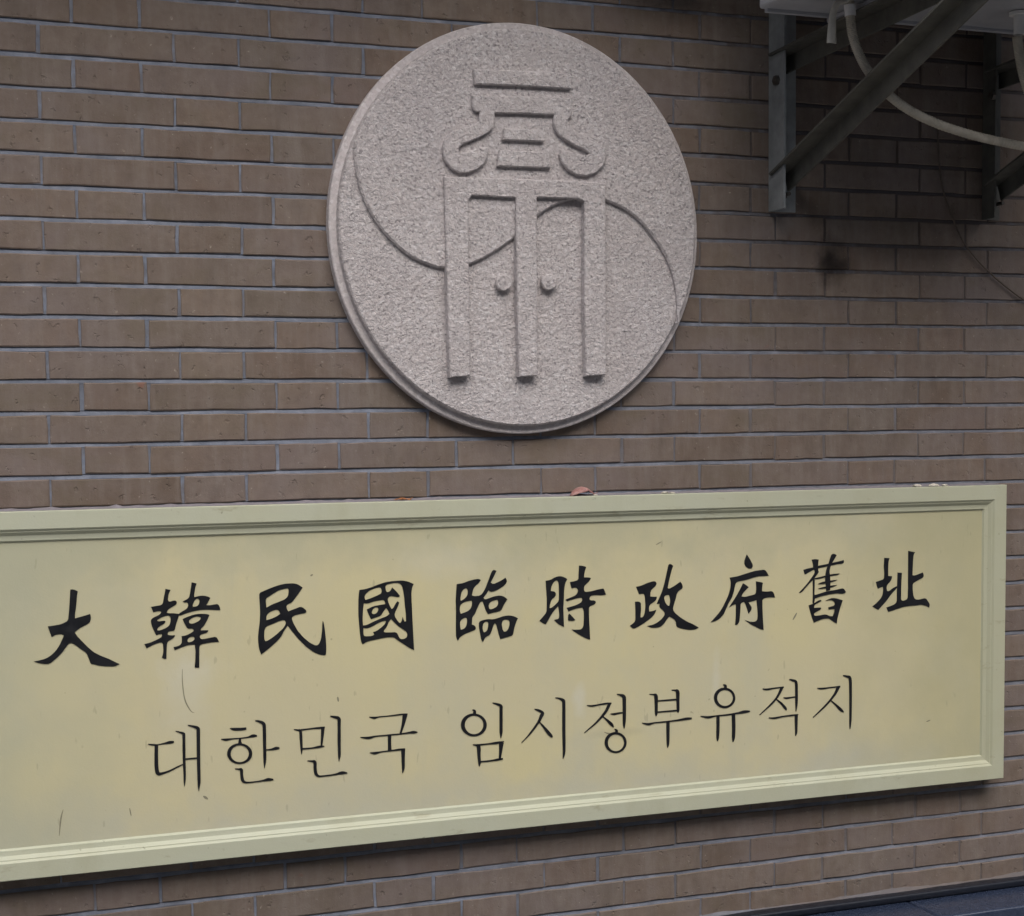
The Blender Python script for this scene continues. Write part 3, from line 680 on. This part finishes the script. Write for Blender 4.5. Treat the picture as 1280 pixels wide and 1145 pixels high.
# hangul: brush strokes "x y width", rings "R l r t b  l r t b" (outer, inner extents)
S711 = 7.1111
HANGUL = [
 (175, 890, S711, ["72 286 6;120 292 16;160 290 8;215 280 12;265 270 24;302 266 14", "146 288 30;145 400 33;148 500 34;160 545 34;190 548 22;260 525 14;330 490 12;390 462 8",
   "318 170 6;355 180 14;385 192 24;390 215 26;392 400 25;397 560 22;396 620 16;396 660 3", "405 418 12;510 410 14", "428 118 8;480 130 20;513 145 30;518 180 32;520 400 30;525 600 28;523 660 18;522 703 3"]),
 (175, 890, S711, ["800 146 4;835 153 24;900 152 24;945 146 20", "722 242 6;765 246 20;820 238 10;890 234 10;960 224 12;1005 212 26;1040 212 12", "890 236 16;888 260 24;890 286 38", "R 775 998 278 462 806 968 296 446",
   "1025 76 8;1060 84 20;1096 102 30;1105 140 30;1108 300 28;1110 420 26;1108 470 14;1106 500 3", "1120 336 8;1170 332 14;1210 322 26;1240 320 14", "845 505 6;880 508 14;902 514 26;904 560 26;912 605 28;930 622 22;960 626 12;1040 618 10;1100 608 14;1140 600 26;1185 600 12"]),
 (350, 870, S711, ["125 298 6;160 304 16;182 314 24;188 400 24;192 470 20;192 520 3", "185 302 14;280 290 12;350 284 18;400 276 8", "382 282 32;378 340 26;370 430 16;369 450 14", "195 470 14;290 462 12;345 452 20;395 446 8",
   "448 180 10;490 188 22;523 202 30;526 260 28;526 400 28;528 520 24;526 550 16;524 580 3", "245 576 6;285 580 16;310 588 28;312 640 28;320 690 28;340 710 20;370 712 12;460 702 12;510 692 16;555 682 26;598 684 10"]),
 (350, 870, S711, ["795 188 6;840 194 20;880 186 10;980 176 10;1080 164 14;1135 160 8", "1112 162 44;1100 230 30;1085 290 20;1070 338 16", "715 368 6;790 372 22;850 358 12;960 348 12;1080 336 12;1150 326 16;1190 322 24;1222 322 8",
   "974 345 32;974 420 28;976 490 32", "800 504 6;845 508 20;900 496 10;1000 484 12;1060 476 16;1112 470 10", "1095 472 36;1095 560 28;1096 640 24;1090 685 5"]),
 (560, 855, S711, ["R 115 345 262 466 150 315 282 446", "218 230 8;238 240 22;235 266 26", "398 168 8;440 180 20;470 196 28;472 240 28;472 350 28;472 430 26;470 485 3", "222 540 8;250 544 18;272 558 34;276 640 28;280 700 24;278 735 3", "270 542 14;360 532 12;440 522 20;498 512 8", "474 520 42;468 600 26;460 668 18", "280 692 12;380 682 12;440 672 18;488 664 12"]),
 (560, 855, S711, ["770 224 8;810 236 22;842 258 26;830 285 30;810 330 22;770 390 18;710 465 12;655 522 5", "806 328 10;850 380 20;890 430 30;918 462 26;930 474 8", "955 122 6;995 130 18;1024 147 30;1030 180 28;1030 400 28;1032 600 24;1022 665 4"]),
 (720, 845, S711, ["98 262 6;145 266 16;200 256 12;270 245 16;316 242 12", "300 243 26;275 300 24;235 355 20;170 425 14;75 505 5", "236 357 10;280 395 20;315 430 28;335 455 8", "308 336 6;340 338 18;380 330 14;420 326 12",
   "365 162 8;400 170 22;426 185 32;430 240 30;430 380 28;428 440 18;428 468 3", "R 255 450 498 684 283 428 518 668", "345 472 10;362 485 20;358 508 26"]),
 (720, 845, S711, ["655 162 6;690 166 14;710 176 32;714 250 28;714 330 24;712 358 6", "852 126 6;885 128 16;904 140 32;906 220 28;908 300 24;906 326 8", "720 222 12;900 208 14", "720 322 12;900 306 14", "590 418 6;645 428 20;700 416 12;800 406 12;900 394 14;980 380 22;1030 376 14", "818 405 28;818 500 28;818 600 22;814 638 3"]),
 (870, 830, 6.095, ["R 137 300 180 337 162 282 198 320", "208 158 8;226 166 18;222 186 22", "36 398 6;95 406 18;150 396 10;250 386 12;320 374 14;370 364 22;412 360 10", "168 396 24;168 480 24;166 560 20;164 588 4", "286 384 26;288 480 26;286 560 22;282 596 4"]),
 (870, 830, 6.095, ["510 190 8;540 194 14;600 184 10;670 176 10", "655 177 24;640 215 18;610 265 14;560 320 12;485 388 5", "610 266 8;650 300 16;680 335 20;690 352 6", "668 256 6;690 260 14;730 254 10;765 250 10", "712 118 8;745 126 18;763 140 20;766 200 20;766 300 18;762 362 4", "556 410 6;600 412 14;660 400 10;740 390 12;780 384 6", "764 386 24;764 460 20;764 520 16;758 548 4"]),
 (870, 830, 6.095, ["925 184 6;960 188 14;1020 180 10;1100 172 12", "1085 174 24;1065 220 18;1025 275 14;970 335 12;892 408 5", "1026 276 8;1070 315 16;1105 350 22;1126 368 6", "1122 88 8;1155 96 18;1174 110 22;1178 200 20;1178 380 18;1176 450 14;1174 496 4"]),
]
LD = PD + .0011                                           # lettering stands about a millimetre proud of the panel
def lpx(pts, ox, oy, s): return [(bp(ox + x / s, oy + y / s, LD)[0], bp(ox + x / s, oy + y / s, LD)[2]) for x, y in pts]
def soften(pts):
    """round the traced outline where it is not a real corner"""
    n = len(pts); out = []
    for i in range(n):
        a, b, c = map(np.array, (pts[i - 1], pts[i], pts[(i + 1) % n]))
        u, v = b - a, c - b; lu, lv = np.linalg.norm(u), np.linalg.norm(v)
        cs = float(u @ v) / (lu * lv + 1e-9)
        if cs < .35: out.append(tuple(b))
        else: out += [tuple(b - u * min(.3, 14 / lu)), tuple(b + v * min(.3, 14 / lv))]
    return out
def letter(bm): 
    recalc(bm); o = part('letter', bm, MINK, sign); return o
for ox, oy, s, shapes in HANJA:
    bm = bmesh.new()
    for q, loops in enumerate(shapes):
        prism(bm, [lpx(soften(T(l)), ox, oy, s) for l in loops], PD - .0004, LD + q * .00006)
    letter(bm)
for ox, oy, s, strokes in HANGUL:
    bm = bmesh.new()
    for q, st in enumerate(strokes):
        if st[0] == 'R':
            l0, r0, t0, b0, l1, r1, t1, b1 = map(float, st[2:].split())
            el = lambda l, r, t, b: [((l + r) / 2 + (r - l) / 2 * math.cos(k * math.pi / 24), (t + b) / 2 + (b - t) / 2 * math.sin(k * math.pi / 24)) for k in range(48)]
            loops = [lpx(el(l0, r0, t0, b0), ox, oy, s), lpx(el(l1, r1, t1, b1), ox, oy, s)]
        else:
            v = [float(w) for w in st.replace(';', ' ').split()]
            P3 = catmull([v[i:i + 3] for i in range(0, len(v), 3)], 4) if len(v) > 6 else [np.array(v[:3]), np.array(v[3:])]
            L_, R_ = [], []
            for i, p in enumerate(P3):
                d = P3[min(i + 1, len(P3) - 1)][:2] - P3[max(i - 1, 0)][:2]; d = d / (np.linalg.norm(d) + 1e-9)
                nrm = np.array([-d[1], d[0]]); w = max(p[2], 2.5) / 2
                L_.append(tuple(p[:2] + nrm * w)); R_.append(tuple(p[:2] - nrm * w))
            loops = [lpx(L_ + R_[::-1], ox, oy, s)]
        prism(bm, loops, PD - .0004, LD + q * .00006)
    letter(bm)
# small scuffs and drips on the panel
def scuff(pts, w):
    bm = bmesh.new(); P3 = catmull([np.array(p, float) for p in pts], 5); L_, R_ = [], []
    for i, p in enumerate(P3):
        d = P3[min(i + 1, len(P3) - 1)] - P3[max(i - 1, 0)]; d = d / (np.linalg.norm(d) + 1e-9)
        ww = w * math.sin(math.pi * (i + .5) / (len(P3))) / 2 + .12; nrm = np.array([-d[1], d[0]])
        L_.append(tuple(p + nrm * ww)); R_.append(tuple(p - nrm * ww))
    loop = [(bp(x, y, PD)[0], bp(x, y, PD)[2]) for x, y in L_ + R_[::-1]]
    prism(bm, [loop], PD - .0003, PD + .0003); part('scuff', recalc(bm), MSCUFF, sign)
for pts, w in (([(79, 1012), (76, 1024), (74, 1045)], 1.6), ([(162, 1010), (164, 1020)], 1.2), ([(254, 995), (257, 997), (260, 999)], 3), ([(228, 836), (228, 852), (231, 874), (238, 888), (243, 891)], 1.3),
               ([(422, 871), (423, 877)], 2.2), ([(820, 681), (827, 677)], 1), ([(991, 775), (996, 766)], 1.6), ([(1158, 902), (1163, 900)], 1.2), ([(388, 720), (391, 718)], 2), ([(755, 915), (762, 917), (775, 916)], 1.5), ([(217, 1065), (218, 1079)], 1.2)):
    scuff(pts, w)

# ------------------------------------------------------------------ leaves and crumbs lying on the board
def top_z(x): return sz(x, ZT)
def leaf(name, px, L, W, curl, rz, mat, label):
    P = bp(px, 622, .036); x = P[0]
    root = empty(name, (x, -.034, top_z(x) + .001))
    bm = bmesh.new(); nu, nv = 14, 7; gr = []
    for i in range(nu + 1):
        t = i / nu; row = []
        w = W * (math.sin(math.pi * min(1, t * .96 + .02)) ** .8)
        for k in range(nv + 1):
            s = k / nv * 2 - 1
            zz = curl * math.sin(math.pi * t) ** .7 * (1 - .55 * s * s) + .12 * curl * s * math.sin(9 * t)
            row.append(bm.verts.new(((t - .5) * L + .003 * math.sin(7 * t + s), s * w * .5 * (1 + .12 * math.sin(16 * t)), max(0, zz) + .001 * math.sin(20 * t + 3 * s) + .001)))
        gr.append(row)
    for i in range(nu):
        for k in range(nv): bm.faces.new((gr[i][k], gr[i + 1][k], gr[i + 1][k + 1], gr[i][k + 1]))
    bl = link('blade', recalc(bm), mat, root); smooth(bl, 60)
    md = bl.modifiers.new('thick', 'SOLIDIFY'); md.thickness = .0007
    st = [(L * .5 * (1 + .35 * i / 5), .002 * i / 5, .002 + .0006 * i) for i in range(6)]
    link('stalk', tube(st, .0008, 6), mat, root)
    root.rotation_euler = (0, 0, rz)
    return tag(root, label, 'leaf')
leaf('dry_leaf', 728, .062, .040, .017, math.radians(12), MLEAF, 'curled dusty red dead leaf resting on top of the board')
leaf('dry_leaf', 503, .032, .020, .004, math.radians(-15), MLEAF2, 'small flat orange dead leaf resting on top of the board')
bm = bmesh.new(); N = 160                                 # dust gathered on top of the board
prev = None
for i in range(N + 1):
    x = XL + .01 + (XR - XL - .02) * i / N
    h = .0012 + .0016 * (0.5 + 0.5 * math.sin(i * .9)) * rnd.random() + (.0022 if rnd.random() < .1 else 0)
    y0_ = -.044 + rnd.uniform(-.004, .004)
    cur = [bm.verts.new((x, y0_, top_z(x) + .0004)), bm.verts.new((x, y0_ + .012, top_z(x) + h)), bm.verts.new((x, -.001, top_z(x) + h + .002 * rnd.random()))]
    if prev:
        for k in range(2): bm.faces.new((prev[k], cur[k], cur[k + 1], prev[k + 1]))
    prev = cur
dust = part('dust', recalc(bm), MDUST, sign); dust['kind'] = 'stuff'
def crumb(px, size, label):
    P = bp(px, 612, .05); x = P[0]
    bm = bmesh.new(); bmesh.ops.create_icosphere(bm, subdivisions=1, radius=1)
    for v in bm.verts: v.co = Vector((v.co.x * size, v.co.y * size * .5, v.co.z * size * .28)) * rnd.uniform(.75, 1.15)
    o = link('plaster_crumb', bm, MCRUMB); o.location = (x, -.044, top_z(x) + size * .22)
    tag(o, label, 'crumb', 'plaster crumbs lying on the board')
crumb(746, .006, 'tiny pale plaster crumb right beside the curled red leaf')
for px, s_ in ((833, .011), (842, .008)):
    crumb(px, s_, 'tiny pale plaster crumb on the board below the medallion, beyond the red leaf')
for px, s_ in ((1148, .013), (1169, .015), (1183, .010)):
    crumb(px, s_, 'pale plaster crumb on top of the board near its upper corner')

# ------------------------------------------------------------------ brackets, air conditioner, hoses
def angle_bar(P, Q, a, b, ta=.065, tb=.065, t=.005):
    """L section bar from P to Q; legs run along unit vectors a and b from the heel line PQ"""
    bm = bmesh.new(); P, Q, a, b = map(Vector, (P, Q, a, b))
    sec = [(0, 0), (ta, 0), (ta, t), (t, t), (t, tb), (0, tb)]
    r0 = [bm.verts.new(P + a * u + b * v) for u, v in sec]; r1 = [bm.verts.new(Q + a * u + b * v) for u, v in sec]
    n = 6
    for i in range(n): bm.faces.new((r0[i], r0[(i + 1) % n], r1[(i + 1) % n], r1[i]))
    bm.faces.new((r0[0], r0[1], r0[2], r0[3])); bm.faces.new((r0[0], r0[3], r0[4], r0[5]))
    bm.faces.new((r1[0], r1[1], r1[2], r1[3])); bm.faces.new((r1[0], r1[3], r1[4], r1[5]))
    return recalc(bm)

ZARM = .042 + Z0                                          # top of the arm at the wall
def bracket(x, label, pm, w):
    r = empty('wall_bracket', (x, 0, -.297 + Z0))
    part('post', angle_bar((x, -.0015, -.297 + Z0), (x, -.0015, .40 + Z0), (1, 0, 0), (0, -1, 0), w, w), pm, r)
    ry = .03
    part('arm', angle_bar((x + .040, -.012, ZARM), (x + .040, -.72, ZARM + ry * .9), (-1, 0, 0), (0, 0, -1), .048, .040), MSTEELP, r)
    part('brace', angle_bar((x + .036, -.016, -.216 + Z0), (x + .036, -.76, .051 + Z0), (-1, 0, 0), Vector((0, -.33, -.94)), .044, .042), MSTEELP, r)
    bm = bmesh.new(); bmesh.ops.create_cone(bm, segments=6, radius1=.011, radius2=.011, depth=.009, cap_ends=True)
    bm.transform(Matrix.Translation((x + .028, -.0125, -.262 + Z0)) @ Matrix.Rotation(math.pi / 2, 4, 'X'))
    hd = part('bolt', bm, MBOLT, r)
    bm = bmesh.new(); bmesh.ops.create_cone(bm, segments=12, radius1=.0045, radius2=.0042, depth=.034, cap_ends=True)
    bm.transform(Matrix.Translation((x + .028, -.026, -.262 + Z0)) @ Matrix.Rotation(math.pi / 2, 4, 'X'))
    part('bolt_thread', bm, MBOLT, hd)
    bm = bmesh.new(); bmesh.ops.create_cone(bm, segments=6, radius1=.011, radius2=.011, depth=.008, cap_ends=True)
    bm.transform(Matrix.Translation((x - .004, -.040, -.020 + Z0)) @ Matrix.Rotation(math.pi / 2, 4, 'Y'))
    part('bolt', bm, MBOLT, r)
    return tag(r, label, 'bracket', 'steel brackets carrying the air conditioner')
bracket(1.543, 'grey angle steel wall bracket beside the stone medallion', MSTEEL, .065)
bracket(2.106, 'dark angle steel wall bracket behind the long beige drain hose', MSTEELP, .046)

AX0, AX1, AY0, AY1, AZ = 1.378, 2.300, -.25, -.60, .070 + Z0
ac = empty('air_conditioner', ((AX0 + AX1) / 2, (AY0 + AY1) / 2, AZ))
tag(ac, 'pale grey outdoor air conditioner unit sitting on two steel brackets', 'air conditioner')
bm = bmesh.new(); add_box(bm, (AX0, AY1, AZ), (AX1, AY0, AZ + .64)); bevel(bm, .007, 3)
smooth(part('casing', bm, MACW, ac), 40)
bm = bmesh.new(); add_box(bm, (AX0 + .012, AY0 - .013, AZ - .007), (AX1 - .012, AY0 - .002, AZ + .002)); bevel(bm, .001, 1); part('base_lip', bm, MACW, ac)
bm = bmesh.new(); add_box(bm, (AX0 + .012, AY1 + .002, AZ - .007), (AX1 - .012, AY1 + .013, AZ + .002)); bevel(bm, .001, 1); part('base_lip', bm, MACW, ac)
for fx in (1.566, 2.130):
    bm = bmesh.new(); add_box(bm, (fx - .022, AY1 - .02, AZ - .012), (fx + .022, AY0 + .015, AZ - .0005)); bevel(bm, .002, 1); part('foot_rail', bm, MACW, ac)
for czg in (AZ + .33,):
    cxg, rg = AX0 + .36, .25
    bm = bmesh.new(); bmesh.ops.create_cone(bm, segments=48, radius1=rg, radius2=rg, depth=.006, cap_ends=True)
    bm.transform(Matrix.Translation((cxg, AY1 - .002, czg)) @ Matrix.Rotation(math.pi / 2, 4, 'X'))
    fan = part('fan_opening', bm, MACD, ac)
    for i in range(9):
        rr = .03 + i * .027
        ring = [(cxg + rr * math.cos(t * math.pi / 20), AY1 - .012, czg + rr * math.sin(t * math.pi / 20)) for t in range(41)]
        part('grille_ring', tube(ring, .0022, 5, False), MACW, fan)
for i in range(14):
    zz = AZ + .10 + i * .032
    bm = bmesh.new(); add_box(bm, (AX0 - .002, AY1 + .07, zz), (AX0 + .001, AY0 - .05, zz + .010)); part('side_louvre', bm, MACD, ac)
for hx, hy in ((1.98, -.30), (2.03, -.36), (1.47, -.40)):
    bm = bmesh.new(); bmesh.ops.create_cone(bm, segments=20, radius1=.010, radius2=.010, depth=.002, cap_ends=True)
    bm.transform(Matrix.Translation((hx, hy, AZ - .0009))); part('drain_hole', bm, MACD, ac)

def fitting(pxx, pyy, d, label):
    P = bp(pxx, pyy, d); r = empty('drain_fitting', (P[0], P[1], AZ - .002))
    for (rad, z0_, z1_, nm) in ((.021, -.006, 0, 'flange'), (.0115, -.045, -.005, 'spout')):
        bm = bmesh.new(); bmesh.ops.create_cone(bm, segments=24, radius1=rad * .96, radius2=rad, depth=z1_ - z0_, cap_ends=True)
        bm.transform(Matrix.Translation((0, 0, (z0_ + z1_) / 2))); o = link(nm, bm, MPVC, r); smooth(o, 40)
    return tag(r, label, 'fitting')

def ripple(path, r0, amp, per=.005):
    P = catmull([np.array(p) for p in path], 40)
    out = [P[0]]; acc = 0
    for a, b in zip(P, P[1:]):
        L = float(np.linalg.norm(b - a)); m_ = max(1, int(L / (per / 4)))
        for i in range(m_): out.append(a + (b - a) * (i + 1) / m_)
    return out
H = [(1061.5, -16, .36), (1062, 3, .36), (1063, 22, .36), (1066, 45, .355), (1074, 68, .35), (1086, 90, .345), (1106, 114, .335), (1134, 136, .325), (1170, 154, .315), (1212, 168, .305), (1250, 177, .295), (1290, 184, .285), (1360, 188, .27), (1410, 200, .25)]
path = [bp(*h) for h in H] + [np.array(q) for q in ((2.62, -.16, Z0 - .36), (2.68, -.05, Z0 - .55), (2.69, -.022, Z0 - .8), (2.69, -.020, Z0 - 1.3), (2.69, -.022, .56))]; P_ = ripple(path, .009, .001)
ho = link('drain_hose', tube(P_, .0092, 10, True, lambda i: .0092 + .0006 * math.sin(i * math.pi / 2)), MHOSE)
smooth(ho, 60); tag(ho, 'long beige corrugated drain hose sagging below the air conditioner', 'hose')
cu = [bp(1062.2, 6, .36), bp(1063, 20, .36)]
o = part('hose_cuff', tube([cu[0], cu[1]], .0112, 16), MPVC, None); o.name = 'hose_cuff'; o.parent = ho
H2 = [(1271.5, 46, .40), (1273, 60, .40), (1276, 80, .398), (1281, 100, .395), (1290, 125, .39), (1310, 160, .37), (1335, 200, .33)]
P_ = ripple([bp(*h) for h in H2] + [np.array(q) for q in ((2.40, -.15, Z0 - .42), (2.45, -.045, Z0 - .6), (2.455, -.022, Z0 - .85), (2.455, -.020, Z0 - 1.3), (2.455, -.022, .56))], .009, .001)
ho2 = link('drain_hose', tube(P_, .0100, 10, True, lambda i: .0098 + .0006 * math.sin(i * math.pi / 2)), MHOSE)
smooth(ho2, 60); tag(ho2, 'beige drain hose hanging straight down from the white drain fitting', 'hose')
fitting(1274, 34, .40, 'white plastic drain fitting under the air conditioner')
# strip of wrapping tape hanging from the unit
tp = [bp(1072, -12, .37), bp(1058, 0, .375), bp(1047, 4, .38), bp(1041.5, 16, .38), bp(1040, 34, .38), bp(1039.5, 54, .38)]
tp = catmull(tp, 8); bm = bmesh.new(); prev = None
for i, p in enumerate(tp):
    w = .0045 + .0065 * (i / (len(tp) - 1)) ** 1.5
    tdir = (Vector(tp[min(i + 1, len(tp) - 1)]) - Vector(tp[max(i - 1, 0)])).normalized()
    sd_ = tdir.cross(Vector((0, 1, 0))).normalized()
    cur = [bm.verts.new(Vector(p) + sd_ * w * k + Vector((0, -.003 * (1 - k * k), 0))) for k in (-1, -.4, .4, 1)]
    if prev:
        for k in range(3): bm.faces.new((prev[k], cur[k], cur[k + 1], prev[k + 1]))
    prev = cur
to = link('tape_strip', recalc(bm), MTAPE); smooth(to, 60)
md = to.modifiers.new('thick', 'SOLIDIFY'); md.thickness = .0025
tag(to, 'loose end of pale wrapping tape dangling beside the drain hose', 'tape')
# thin cable on the wall
C_ = [(1172, 150), (1174, 200), (1179, 238), (1190, 270), (1203, 300), (1219, 322), (1240, 343.5), (1262, 362), (1284, 377), (1330, 398), (1400, 420), (1500, 440), (1600, 470), (1640, 560), (1645, 800), (1645, 1000)]
cb = link('thin_cable', tube(catmull([bp(x, y, .006) for x, y in C_], 8), .0020, 8), MCABLE); smooth(cb, 60)
tag(cb, 'thin dark cable curving down across the bricks under the air conditioner', 'cable')
